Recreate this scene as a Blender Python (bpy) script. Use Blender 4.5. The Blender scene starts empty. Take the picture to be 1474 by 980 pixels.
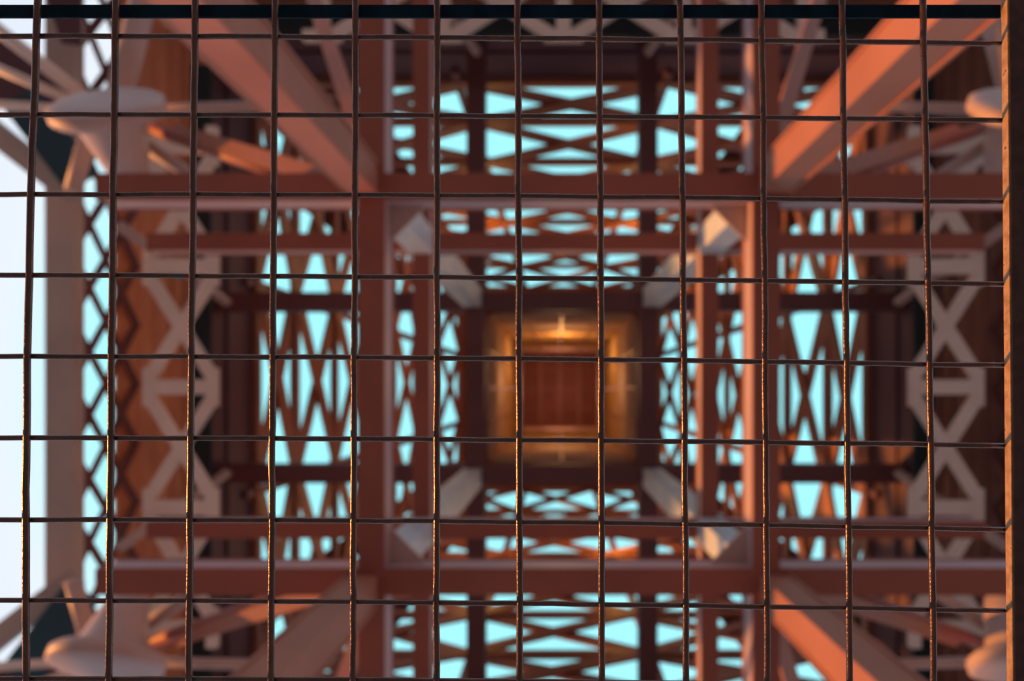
import bpy, bmesh, math, random
from mathutils import Vector, Matrix
random.seed(4)
scene = bpy.context.scene
COL = scene.collection
F = 27.0 / 36.0 * 1474          # focal length in pixels
VX, VY = 802.0, 562.0           # where the vertical lines meet
CAM = Vector((-0.18, 0.10, 0.0))

def at(px, py, z):
    """a point of the place at height z, from a measured direction (X right, Y towards the photo's foot, Z up)"""
    return Vector((CAM.x + (px - VX) * z / F, CAM.y + (py - VY) * z / F, z))

# ------------------------------------------------------------------ materials
def mat(name, c1, c2, rough=0.5, metal=0.0, scale=3.0, bump=0.0, c3=None, spec=0.5):
    m = bpy.data.materials.new(name); m.use_nodes = True
    nt = m.node_tree; N = nt.nodes; L = nt.links
    b = N['Principled BSDF']
    b.inputs['Roughness'].default_value = rough
    b.inputs['Metallic'].default_value = metal
    b.inputs['Specular IOR Level'].default_value = spec
    tc = N.new('ShaderNodeTexCoord')
    nz = N.new('ShaderNodeTexNoise'); nz.inputs['Scale'].default_value = scale
    nz.inputs['Detail'].default_value = 6
    L.new(tc.outputs['Object'], nz.inputs['Vector'])
    r = N.new('ShaderNodeValToRGB')
    r.color_ramp.elements[0].color = (*c1, 1); r.color_ramp.elements[1].color = (*c2, 1)
    r.color_ramp.elements[0].position = 0.35; r.color_ramp.elements[1].position = 0.65
    if c3:
        e = r.color_ramp.elements.new(0.72); e.color = (*c3, 1)
    L.new(nz.outputs['Fac'], r.inputs['Fac'])
    L.new(r.outputs['Color'], b.inputs['Base Color'])
    if bump:
        n2 = N.new('ShaderNodeTexNoise'); n2.inputs['Scale'].default_value = scale * 6
        L.new(tc.outputs['Object'], n2.inputs['Vector'])
        bp = N.new('ShaderNodeBump'); bp.inputs['Strength'].default_value = bump
        bp.inputs['Distance'].default_value = 0.1 / scale
        L.new(n2.outputs['Fac'], bp.inputs['Height']); L.new(bp.outputs['Normal'], b.inputs['Normal'])
    return m

M = {
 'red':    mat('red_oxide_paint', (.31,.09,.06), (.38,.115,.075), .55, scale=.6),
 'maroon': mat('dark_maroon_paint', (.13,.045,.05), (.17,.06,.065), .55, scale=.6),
 'purple': mat('dark_purple_paint', (.085,.035,.05), (.11,.045,.06), .6, scale=.5),
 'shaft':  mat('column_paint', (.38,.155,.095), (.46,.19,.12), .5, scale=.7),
 'grey':   mat('skylit_column_paint', (.56,.66,.72), (.68,.77,.82), .5, scale=.8),  # upper columns: bluish skylight painted in as a lighter colour
 'beige':  mat('beige_paint', (.82,.70,.63), (.92,.80,.72), .55, scale=.9),
 'hub':    mat('pinkish_grey_paint', (.50,.36,.32), (.58,.43,.38), .5, scale=.8),
 'taupe':  mat('taupe_paint', (.46,.38,.35), (.54,.45,.41), .55, scale=.6),
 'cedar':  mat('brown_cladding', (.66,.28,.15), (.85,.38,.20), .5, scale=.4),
 'web':    mat('skylit_web_paint', (.50,.36,.37), (.58,.43,.44), .5, scale=.6),  # girder webs: skylight on the inner faces put into a paler colour
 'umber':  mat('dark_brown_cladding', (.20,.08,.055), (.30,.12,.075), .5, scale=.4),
 'warm_lit':   mat('warm_lit_paint', (.62,.20,.12), (.72,.26,.16), .5, scale=.6),
 'brown':  mat('lattice_brown_paint', (.25,.10,.06), (.34,.13,.075), .5, scale=.4),
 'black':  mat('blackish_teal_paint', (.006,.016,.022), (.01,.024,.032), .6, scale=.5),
 'teal':   mat('dark_teal_paint', (.01,.05,.08), (.015,.07,.10), .6, scale=.5),
 'louvre': mat('amber_louvre_metal', (.50,.31,.18), (.66,.42,.25), .4, .2, scale=1.5),
 'wire':   mat('rusted_wire', (.06,.026,.016), (.11,.045,.025), .27, .45, scale=60, bump=.22, c3=(.03,.07,.06), spec=1.0),
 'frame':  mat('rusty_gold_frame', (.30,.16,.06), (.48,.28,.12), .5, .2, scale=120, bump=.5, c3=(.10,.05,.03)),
 'frame_shade': mat('shaded_frame_underside', (.045,.022,.018), (.075,.035,.028), .6, .1, scale=90, bump=.5),  # darker copy of the frame colour, shade of its underside painted in
 'bar':    mat('teal_black_bar', (.001,.012,.022), (.002,.022,.038), .7, .0, scale=40, bump=.3, spec=.1),
}

# ------------------------------------------------------------------ mesh helpers
def add_box_between(bm, p, q, w, h, up=Vector((0,0,1)), inset=0.0):
    """rectangular bar from p to q, w across, h along 'up'"""
    p, q = Vector(p), Vector(q)
    d = (q - p).normalized()
    if abs(d.dot(up)) > .99: up = Vector((0,1,0))
    s = d.cross(up).normalized(); u = s.cross(d).normalized()
    vs = []
    for e in (p, q):
        for a, b in ((-1,-1),(1,-1),(1,1),(-1,1)):
            vs.append(bm.verts.new(e + s*a*w/2 + u*b*h/2))
    for f in ((3,2,1,0),(4,5,6,7),(0,1,5,4),(1,2,6,5),(2,3,7,6),(3,0,4,7)):
        bm.faces.new([vs[i] for i in f])

def add_box(bm, a, b):
    x0,y0,z0 = a; x1,y1,z1 = b
    add_box_between(bm, ((x0+x1)/2,(y0+y1)/2,z0), ((x0+x1)/2,(y0+y1)/2,z1), abs(x1-x0), abs(y1-y0), Vector((0,1,0)))

def add_tube(bm, pts, r, n=10, r2=None):
    rings = []
    pts = [Vector(p) for p in pts]
    for i, p in enumerate(pts):
        d = (pts[min(i+1,len(pts)-1)] - pts[max(i-1,0)]).normalized()
        up = Vector((0,0,1)) if abs(d.z) < .9 else Vector((1,0,0))
        s = d.cross(up).normalized(); u = s.cross(d)
        rr = r if r2 is None else r + (r2-r)*i/(len(pts)-1)
        rings.append([bm.verts.new(p + s*math.cos(2*math.pi*k/n)*rr + u*math.sin(2*math.pi*k/n)*rr) for k in range(n)])
    for a, b in zip(rings, rings[1:]):
        for k in range(n):
            bm.faces.new((a[k], a[(k+1)%n], b[(k+1)%n], b[k]))
    bm.faces.new(rings[0][::-1]); bm.faces.new(rings[-1])

def add_lathe(bm, c, prof, n=32):
    c = Vector(c); rings = []
    for r, z in prof:
        rings.append([bm.verts.new(c + Vector((math.cos(2*math.pi*k/n)*r, math.sin(2*math.pi*k/n)*r, z))) for k in range(n)])
    for a, b in zip(rings, rings[1:]):
        for k in range(n):
            bm.faces.new((a[k], a[(k+1)%n], b[(k+1)%n], b[k]))
    bm.faces.new(rings[0][::-1]); bm.faces.new(rings[-1])

def obj(name, bm, m, parent=None, smooth=False, bevel=0):
    bmesh.ops.recalc_face_normals(bm, faces=bm.faces)
    me = bpy.data.meshes.new(name); bm.to_mesh(me); bm.free()
    me.materials.append(m)
    if smooth:
        for p in me.polygons: p.use_smooth = True
    o = bpy.data.objects.new(name, me); COL.objects.link(o)
    if parent:
        o.parent = parent
        o.matrix_parent_inverse = Matrix.Translation(-parent.location)
    if bevel:
        b = o.modifiers.new('bevel', 'BEVEL'); b.width = bevel; b.segments = 2
    return o

def thing(name, label, cat, loc=(0,0,0), group=None):
    o = bpy.data.objects.new(name, None); COL.objects.link(o)
    o.location = loc; o.empty_display_size = .3
    return tag(o, label, cat, group)

def tag(o, label, cat, group=None):
    o['label'] = label; o['category'] = cat
    if group: o['group'] = group
    return o

B = bmesh.new

# ------------------------------------------------------------------ wire mesh just above the camera
ZM = 0.60
def mp(px, py, z=ZM): return at(px, py, z)
PX = ZM / F
panel = thing('wire_mesh_panel', 'rusty square wire mesh panel with brown frame in front of everything', 'wire mesh', at(737, 490, ZM))
vert = [(55,40,38),(167,161,157),(281,276,272),(396,393,390),(512,510,508),(629,629,628),(745,747,748),
        (862,865,866),(979,984,988),(1096,1101,1104),(1212,1218,1223),(1328,1337,1344)]
hori = [(52,55,63),(165,167,173),(280,282,291),(396,400,409),(513,516,526),(630,633,641),(748,751,762),(864,868,879),(977,980,992)]
def wob(v, a): return v + random.uniform(-a, a)
def curve3(a, m, b, t): return a*(1-t)*(1-2*t) + m*4*t*(1-t) + b*t*(2*t-1)
def hz(y, x):      # which small lift the wires have where they cross: welded, the vertical ones nearer
    return 0
for t, m_, b_ in vert:
    bm = B(); pts = []
    n = 36
    for i in range(n+1):
        f = i/n; y = -60 + f*1100; u = y/980
        x = curve3(t, m_, b_, u) + random.uniform(-.45,.45) + 0.35*math.sin(y/118.0*math.pi + t)
        pts.append(mp(x, y, ZM - .0018))
    add_tube(bm, pts, 4.8*PX, 10)
    obj('vertical_wire', bm, M['wire'], panel, True)
for l, m_, r_ in hori:
    bm = B(); pts = []
    n = 44
    for i in range(n+1):
        f = i/n; x = -60 + f*1506; u = x/1440
        y = curve3(l, m_, r_, u) + random.uniform(-.3,.3) + 0.3*math.sin(x/117.0*math.pi + l)
        pts.append(mp(x, y, ZM + .0022))
    add_tube(bm, pts, 3.8*PX, 10)
    obj('horizontal_wire', bm, M['wire'], panel, True)
bm = B()
a = mp(-60, 2, ZM); b = mp(1446, 21, ZM)
add_box(bm, (a.x, a.y, ZM+.0045), (b.x, b.y, ZM+.007))
o = obj('top_bar', bm, M['bar'], panel, bevel=.0006); o['label'] = 'teal-black flat bar'
# side frame, a hair out of plumb
bm = B()
z0, z1 = ZM-.0075, ZM+.001
q = [mp(1441,-60,ZM), mp(1450,1040,ZM)]
v = []
for z in (z0, z1):
    for x, y in ((q[0].x,q[0].y),(q[0].x+.16,q[0].y),(q[1].x+.16,q[1].y),(q[1].x,q[1].y)):
        v.append(bm.verts.new((x, y, z)))
for f in ((3,2,1,0),(4,5,6,7),(0,1,5,4),(1,2,6,5),(2,3,7,6),(3,0,4,7)): bm.faces.new([v[i] for i in f])
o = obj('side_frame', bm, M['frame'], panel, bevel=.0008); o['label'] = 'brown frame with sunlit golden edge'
bm = B(); v = []
for z in (z0-.0015, z0+.001):
    for x, y in ((q[0].x+.0012,q[0].y),(q[0].x+.16,q[0].y),(q[1].x+.16,q[1].y),(q[1].x+.0012,q[1].y)):
        v.append(bm.verts.new((x, y, z)))
for f in ((3,2,1,0),(4,5,6,7),(0,1,5,4),(1,2,6,5),(2,3,7,6),(3,0,4,7)): bm.faces.new([v[i] for i in f])
o = obj('shaded_underside', bm, M['frame_shade'], panel); o['label'] = 'frame underside with its shade put into the dark brown'

# ------------------------------------------------------------------ girders: three crossed pairs, each a little higher
def girder(axis, off, z, half, w, h, m, label, group):
    tf = .06
    P = lambda s, t, zz: (s, t, zz) if axis == 'x' else (t, s, zz)
    g = thing('steel_girder', label, 'girder', P(0, off, z), group)
    def bx(name, t0, t1, z0, z1, mm, h2=half):
        bm = B(); add_box(bm, P(-h2, t0, z0), P(h2, t1, z1)); return obj(name, bm, mm, g)
    bx('bottom_flange', off-w/2, off+w/2, z, z+tf, m)
    o = bx('web', off-w/2+.02, off+w/2-.02, z+tf, z+h-tf, M['web'] if z < 20 else m, half-.01)
    if z < 20: o['label'] = 'girder side with skylight put into its pale colour'
    bx('top_flange', off-w/2, off+w/2, z+h-tf, z+h, m)
    return g
side_word = {('y',-1):'left', ('y',1):'right', ('x',-1):'upper', ('x',1):'lower'}
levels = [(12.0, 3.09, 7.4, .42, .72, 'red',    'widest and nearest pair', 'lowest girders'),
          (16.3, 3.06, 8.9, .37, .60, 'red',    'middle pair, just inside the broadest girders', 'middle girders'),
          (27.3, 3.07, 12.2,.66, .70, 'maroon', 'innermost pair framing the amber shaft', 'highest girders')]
for z, off, half, w, h, m, txt, g in levels:
    for ax, dz in (('x', 0), ('y', 0.0)):
        for s in (-1, 1):
            run = 'level' if ax == 'x' else 'upright'
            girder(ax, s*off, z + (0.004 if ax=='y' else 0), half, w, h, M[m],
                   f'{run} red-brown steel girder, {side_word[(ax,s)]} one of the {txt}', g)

# ------------------------------------------------------------------ four columns
quad = {(-1,-1):'upper left', (1,-1):'upper right', (-1,1):'lower left', (1,1):'lower right'}
for (sx, sy), w in quad.items():
    c = thing('steel_column', f'square steel column running from the {w} corner in towards the centre', 'column', (sx*3.2, sy*3.2, 0.0), 'square columns')
    bm = B(); add_box(bm, (sx*2.98, sy*2.98, 0.9), (sx*3.42, sy*3.42, 12.0))
    # seam flanges along the outer corners
    add_box(bm, (sx*3.42, sy*2.955, 0.9), (sx*3.46, sy*3.05, 12.0)); add_box(bm, (sx*2.955, sy*3.42, 0.9), (sx*3.05, sy*3.46, 12.0))
    obj('lower_shaft', bm, M['shaft'], c)
    if (sx, sy) == (-1, -1):  # added thin plate, redder to imitate warm sunlight reflected onto this face
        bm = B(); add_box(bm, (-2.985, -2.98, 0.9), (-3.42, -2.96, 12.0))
        o = obj('warm_lit_face', bm, M['warm_lit'], c); o['label'] = 'column face with warm reflected sunlight put into its colour'
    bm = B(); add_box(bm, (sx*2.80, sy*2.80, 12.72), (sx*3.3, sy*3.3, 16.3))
    o = obj('middle_shaft', bm, M['grey'], c); o['label'] = 'stretch of column with skylight put into its pale grey'
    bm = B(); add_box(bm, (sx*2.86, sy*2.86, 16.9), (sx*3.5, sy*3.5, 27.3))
    o = obj('upper_shaft', bm, M['grey'], c); o['label'] = 'stretch of column with skylight put into its blue-grey'
    # gusset plates at the first level, pale
    bm = B()
    for sgn in (0, 1):
        pts = [(2.86,2.86),(2.86,2.2),(2.35,2.86)] if sgn == 0 else [(2.86,2.86),(2.35,2.86),(2.86,2.2)]
    vs = [bm.verts.new((sx*x, sy*y, z)) for z in (12.45,12.5) for x, y in ((2.9,2.9),(2.9,2.30),(2.30,2.9))]
    bm.faces.new((vs[0],vs[1],vs[2])); bm.faces.new((vs[3],vs[5],vs[4]))
    for i in range(3):
        j = (i+1) % 3; bm.faces.new((vs[i], vs[i+3], vs[j+3], vs[j]))
    obj('gusset_plate', bm, M['hub'], c)

# ------------------------------------------------------------------ tapering lattice walls
def W(z): return 17.6 - .19*z
def rot(side, p):
    x, y, z = p
    for _ in range(side): x, y = -y, x
    return Vector((x, y, z))
SIDES = ['right', 'lower', 'left', 'upper']     # side 0 faces +X
ZG = [29.75, 32.6, 36.1, 39.6, 43.0, 46.4, 50.0, 54.6]
for s in range(4):
    def P(t, z, out=0.0): return rot(s, (W(z)+out, t, z))
    nrm = rot(s, (1, 0, .19)).normalized()
    name = SIDES[s]
    w = thing('lattice_wall', f'cross-braced brown lattice wall of the tower with bright sky behind, {name} side', 'tower wall', P(0, 20.4), 'tapering tower walls')
    # ring beam at the foot
    bm = B(); add_box_between(bm, P(-13.9,20.6,-.3), P(13.9,20.6,-.3), .74, .5)
    o = obj('ring_beam', bm, M['taupe'], w); o['label'] = 'grey-brown beam along the wall foot'
    # diamond screen
    bm = B()
    k = -9
    z0, z1 = 21.0, 23.5
    dt = 1.5*(z1-z0)
    n = -7
    t = -12.6
    while t + dt < 13.0:
        add_box_between(bm, P(t,z0,-.1), P(t+dt,z1,-.1), .04, .24, nrm.cross((P(1,z0)-P(0,z0))).normalized())
        add_box_between(bm, P(t+dt,z0,-.13), P(t,z1,-.13), .04, .24, nrm.cross((P(1,z0)-P(0,z0))).normalized())
        t += 1.8
    o = obj('diamond_screen', bm, M['maroon'], w)
    # ribbed cladding, ribs run level
    bm = B()
    prof = []
    z = 22.75; i = 0
    while z < 27.2:
        prof.append((z, .25 if i % 2 else .02)); z += .12
        prof.append((z, .25 if i % 2 else .02)); z += .22
        i += 1
    A = [bm.verts.new(P(-W(z)-.1, z, o_)) for z, o_ in prof]
    Bv = [bm.verts.new(P(W(z)+.1, z, o_)) for z, o_ in prof]
    for i in range(len(prof)-1): bm.faces.new((A[i], A[i+1], Bv[i+1], Bv[i]))
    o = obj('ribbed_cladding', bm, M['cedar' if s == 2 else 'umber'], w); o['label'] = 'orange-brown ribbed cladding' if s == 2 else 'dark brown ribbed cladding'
    sm = o.modifiers.new('thick', 'SOLIDIFY'); sm.thickness = .03
    # smooth band under the lattice
    bm = B()
    for z0, z1, oo in ((26.9, 28.8, .04), (28.05, 29.8, -.04)):
        zm = (z0+z1)/2
        add_box_between(bm, P(-W(zm),zm,oo), P(W(zm),zm,oo), .06, z1-z0, P(0,z1)-P(0,z0))
    o = obj('solid_band', bm, M['purple'], w); o['label'] = 'dark purple solid band'
    # girts
    for i, z in enumerate(ZG):
        bm = B(); add_box_between(bm, P(-W(z),z,-.1), P(W(z),z,-.1), .3, .45)
        obj('girt', bm, M['brown'], w)
    # posts
    for f in (-1, -.335, .335, 1):
        bm = B(); add_box_between(bm, P(f*W(29),29,-.05), P(f*W(55),55,-.05), .3, .38, nrm)
        obj('post', bm, M['maroon'], w)
    # braces, three X panels per storey
    for i in range(len(ZG)-1):
        a, b = ZG[i], ZG[i+1]
        for c in (-1, 0, 1):
            for d in (0, 1):
                fa, fb = (c-.5)*.67, (c+.5)*.67
                if d: fa, fb = fb, fa
                if c: 
                    fa = max(-1, min(1, fa)); fb = max(-1, min(1, fb))
                bm = B(); add_box_between(bm, P(fa*W(a),a,-.06-.16*d), P(fb*W(b),b,-.06-.16*d), .16, .6, (P(0,b)-P(0,a)).normalized())
                obj('brace', bm, M['brown'], w)
    # corner panels
    for sg in (-1, 1):
        for f0, f1 in ((.70,.82),(.91,1.0)):
            bm = B()
            q = [P(sg*f0*W(29.2),29.2,.08), P(sg*f1*W(29.2),29.2,.08), P(sg*f1*W(54.6),54.6,.08), P(sg*f0*W(54.6),54.6,.08)]
            vs = [bm.verts.new(v_) for v_ in q] + [bm.verts.new(v_ + nrm*.06) for v_ in q]
            for f in ((3,2,1,0),(4,5,6,7),(0,1,5,4),(1,2,6,5),(2,3,7,6),(3,0,4,7)): bm.faces.new([vs[j] for j in f])
            obj('corner_panel', bm, M['purple'], w)

    # ledge
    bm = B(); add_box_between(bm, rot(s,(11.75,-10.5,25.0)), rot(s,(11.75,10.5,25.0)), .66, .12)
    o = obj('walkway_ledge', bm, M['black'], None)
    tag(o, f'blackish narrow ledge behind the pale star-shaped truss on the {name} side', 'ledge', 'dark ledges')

    # star-patterned truss, flat, X braced
    zt = 22.0
    tr = thing('star_truss', f'pale beige cross-braced truss with hexagon shape at middle of the {name} side', 'truss', rot(s,(11,0,zt)), 'pale beige trusses')
    r0, r1 = 10.05, 11.85
    pl = 3.45
    rm = 10.95
    for k in (-2,-1,0,1,2):
        bm = B(); add_box_between(bm, rot(s,(r0,k*pl,zt)), rot(s,(r1,k*pl,zt)), .42, .22)
        obj('cross_bar', bm, M['beige'], tr)
    for k in (-2,-1,0,1):
        for d in (0, 1):
            a, b = (r0, r1) if d == 0 else (r1, r0)
            bm = B(); add_box_between(bm, rot(s,(a,k*pl+.3,zt+.02*d)), rot(s,(b,(k+1)*pl-.3,zt+.02*d)), .34, .2)
            obj('brace', bm, M['beige'], tr)
        # chord pieces only near the nodes, as in the photo
    for k in (-2,-1,0,1,2):
        for r_ in (r0, r1):
            bm = B(); add_box_between(bm, rot(s,(r_,k*pl-.55,zt)), rot(s,(r_,k*pl+.55,zt)), .3, .24)
            obj('chord', bm, M['beige'], tr)

# ------------------------------------------------------------------ hubs with radiating tubes
def mirror(p, sx, sy):   # from the upper-left quadrant about the tower's axis
    return Vector((-sx*p.x, -sy*p.y, p.z))
def bar_obj(name, p, q, wpx, zref, m, parent, flat=False):
    bm = B(); w = wpx*zref/F
    if flat: add_box_between(bm, p, q, w, w*.7)
    else: add_tube(bm, [p, q], w/2, 14)
    return obj(name, bm, m, parent, not flat)
for (sx, sy), wd in quad.items():
    f = lambda px, py, z: mirror(at(px, py, z), sx, sy)
    hc = f(152, 148, 14.0)
    h = thing('tube_hub', f'round pinkish-grey hub where tubes meet, {wd} of the photo', 'hub', hc, 'round tube hubs')
    bm = B(); add_lathe(bm, (0,0,0), [(.3,-.06),(.9,-.03),(1.0,.03),(1.0,.2),(.93,.26),(.62,.34),(.5,.8),(.34,1.35)], 40)
    ax = mirror(Vector((0,.8,.6)), sx, sy)
    bm.transform(Matrix.Translation(hc) @ Vector((0,0,1)).rotation_difference(ax).to_matrix().to_4x4())
    obj('drum', bm, M['hub'], h, True)
    arms = [((135,150,15.6),(-70,-10,15.6),19,'beige'), ((128,155,15.6),(-70,70,15.6),14,'beige'), ((120,158,15.6),(-90,146,15.6),13,'beige'),
            ((166,160,15.6),(214,-30,15.9),36,'hub'), ((190,158,15.5),(420,152,15.5),15,'hub'),
            ((190,175,15.4),(505,285,12.8),20,'red'), ((165,180,15.2),(330,290,15.2),20,'taupe'),
            ((130,185,15.6),(105,275,15.6),24,'hub'), ((150,185,15.2),(178,300,16),12,'taupe')]
    for a, b, wp, mm in arms:
        bar_obj('tube', f(*a), f(*b), wp, (a[2]+b[2])/2, M[mm], h, flat=mm=='shaft')
    # outer raking struts
    o = bar_obj('raking_strut', f(112,285,19.9), f(-90,125,18.2), 30, 19, M['taupe'], h, True)
    o['label'] = 'grey strut'
    o = bar_obj('raking_strut', f(120,262,19.3), f(28,140,18.4), 44, 19, M['teal'], h, True)
    o.name = 'raking_plate'; o['label'] = 'dark teal plate'
    for poly in (((-80,45),(0,48),(20,60),(110,150),(-80,150)), ((48,-60),(116,-60),(116,66),(88,62))):
        bm = B(); zz = 19.6
        lo = [bm.verts.new(f(x, y, zz)) for x, y in poly]; hi = [bm.verts.new(f(x, y, zz) + Vector((0,0,.05))) for x, y in poly]
        bm.faces.new(lo[::-1]); bm.faces.new(hi)
        for k in range(len(lo)):
            l = (k+1) % len(lo); bm.faces.new((lo[k], lo[l], hi[l], hi[k]))
        o = obj('cover_plate', bm, M['purple'], h); o['label'] = 'dark purple plate'
    # knee braces either side of the column
    for sw in (0, 1):
        g = lambda dx, dy, z: Vector(((sx*(dy if sw else dx))*z/F, (sy*(dx if sw else dy))*z/F, z))
        o = bar_obj('knee_brace', g(296,345,12.3), g(365,560,15.0), 21, 13.5, M['shaft'], None, True)
        tag(o, f'brown sloping brace beside the {wd} column, on its {"side" if sw else "top" if sy<0 else "bottom"} flank', 'brace', 'sloping braces')
        o = bar_obj('thin_strut', g(122,482,26.0), g(232,640,20.5), 12, 23, M['hub'], None, True)
        tag(o, f'thin pale strut slanting outward, {wd} quarter, {"level-ish" if sw else "steep"} one', 'strut', 'thin pale struts')

# ------------------------------------------------------------------ central shaft
sh = thing('lift_shaft', 'amber slatted square shaft at the very centre, with dark ceiling', 'shaft', (0,0,28.0))
ZS0, ZS1, HS = 28.0, 55.0, 2.72
for s in range(4):
    bm = B()
    n = 30
    for i in range(n):
        z = ZS0 + (ZS1-ZS0)*(i+.5)/n
        a = rot(s, (HS+.05, -HS, z)); b = rot(s, (HS+.05, HS, z))
        add_box_between(bm, a, b, .1, .42, Vector((0,0,1)) + rot(s,(.5,0,0)))
    obj('slatted_side', bm, M['louvre'], sh)
    bm = B(); 
    add_box_between(bm, rot(s,(HS+.22,-HS,(ZS0+ZS1)/2)), rot(s,(HS+.22,HS,(ZS0+ZS1)/2)), .05, ZS1-ZS0)
    obj('backing_panel', bm, M['brown'], sh)
    for k in (-1,-.5,0,.5,1):
        bm = B(); add_box_between(bm, rot(s,(HS-.02,k*HS*.97,ZS0)), rot(s,(HS-.02,k*HS*.97,ZS1)), .1, .12, rot(s,(1,0,0)))
        obj('rail', bm, M['brown'], sh)
bm = B(); add_box(bm, (-HS,-HS,ZS1), (HS,HS,ZS1+.2)); obj('ceiling_panel', bm, M['red'], sh)
for k in (-1, 0, 1):
    bm = B(); add_box(bm, (k*1.4-.16,-HS,ZS1-.25), (k*1.4+.16,HS,ZS1)); obj('ceiling_rib', bm, M['shaft'], sh)
for k in (-1, 0, 1):
    bm = B(); add_box(bm, (-HS,k*1.4-.05,ZS1-.12), (HS,k*1.4+.05,ZS1)); obj('ceiling_rib', bm, M['shaft'], sh)

# deck closing the tower top
bm = B()
for s in range(4):
    a = rot(s,(2.95,-7.4,55.3)); b = rot(s,(7.4,2.95,55.6))
    add_box(bm, a, b)
o = obj('upper_deck', bm, M['maroon']); tag(o, 'dark brown deck around the top of the amber shaft', 'deck')

# ------------------------------------------------------------------ lights
def lamp(name, kind, loc, energy, color, **kw):
    l = bpy.data.lights.new(name, kind); l.energy = energy; l.color = color
    for k, v_ in kw.items(): setattr(l, k, v_)
    o = bpy.data.objects.new(name, l); COL.objects.link(o); o.location = loc
    return o
sun = lamp('sun', 'SUN', (-30, 8, 20), 4.6, (1.0, .36, .07), angle=math.radians(1.5))
sun.rotation_euler = Vector((1.0, -.10, -.135)).to_track_quat('-Z', 'Y').to_euler()
lamp('shaft_fill', 'POINT', (0, -.4, 32), 150, (1.0, .60, .32), shadow_soft_size=.6)  # unseen fill lights added to brighten the shaft, no fixtures there
lamp('shaft_fill', 'POINT', (.1, -1.75, 37), 230, (1.0, .48, .12), shadow_soft_size=.4)
lamp('shaft_fill', 'POINT', (0, 0, 49), 190, (1.0, .5, .36), shadow_soft_size=.4)
for x_, y_, z_ in ((-4.2,-7.6,42), (4.4,-7.4,43), (-4.4,7.2,41), (3.4,7.6,43), (-6.4,-4.2,40), (6.6,5.0,41)):  # unseen warm fills, added to tint patches of the lattice orange
    lamp('tower_fill', 'POINT', (x_, y_, z_), 330 if abs(y_) > 5.5 else 120, (1.0, .42, .06), shadow_soft_size=.25)

w = bpy.data.worlds.new('sky'); scene.world = w; w.use_nodes = True
nt = w.node_tree; N = nt.nodes; L = nt.links
bg = N['Background']
tc = N.new('ShaderNodeTexCoord'); sp = N.new('ShaderNodeSeparateXYZ'); L.new(tc.outputs['Generated'], sp.inputs[0])
r = N.new('ShaderNodeValToRGB'); L.new(sp.outputs['Z'], r.inputs['Fac'])
mr = N.new('ShaderNodeMapRange'); mr.inputs['From Min'].default_value = -1; mr.inputs['From Max'].default_value = 1
L.new(sp.outputs['Z'], mr.inputs['Value']); L.new(mr.outputs['Result'], r.inputs['Fac'])
e = r.color_ramp.elements
e[0].position = 0; e[0].color = (.19,.135,.13,1)
e[1].position = 1; e[1].color = (.40,1.02,1.12,1)
for p, c in ((.49,(.25,.2,.21,1)), (.51,(.42,.46,.6,1)), (.80,(.62,.72,.9,1)), (.905,(.86,.93,1.02,1)), (.93,(.45,1.05,1.15,1))):
    x = e.new(p); x.color = c
L.new(r.outputs['Color'], bg.inputs['Color']); bg.inputs['Strength'].default_value = 1.0

# ------------------------------------------------------------------ camera
cd = bpy.data.cameras.new('camera'); cam = bpy.data.objects.new('camera', cd); COL.objects.link(cam)
cam.location = CAM; cam.rotation_euler = (math.pi, 0, 0)
cd.lens = 27; cd.sensor_width = 36; cd.sensor_fit = 'HORIZONTAL'
cd.shift_x = -(VX-737)/1474; cd.shift_y = (VY-490)/1474
cd.clip_start = .01; cd.clip_end = 500
cd.dof.use_dof = True; cd.dof.focus_distance = ZM; cd.dof.aperture_fstop = 4.3; cd.dof.aperture_blades = 0
scene.camera = cam
scene.view_settings.view_transform = 'Standard'
scene.view_settings.look = 'None'
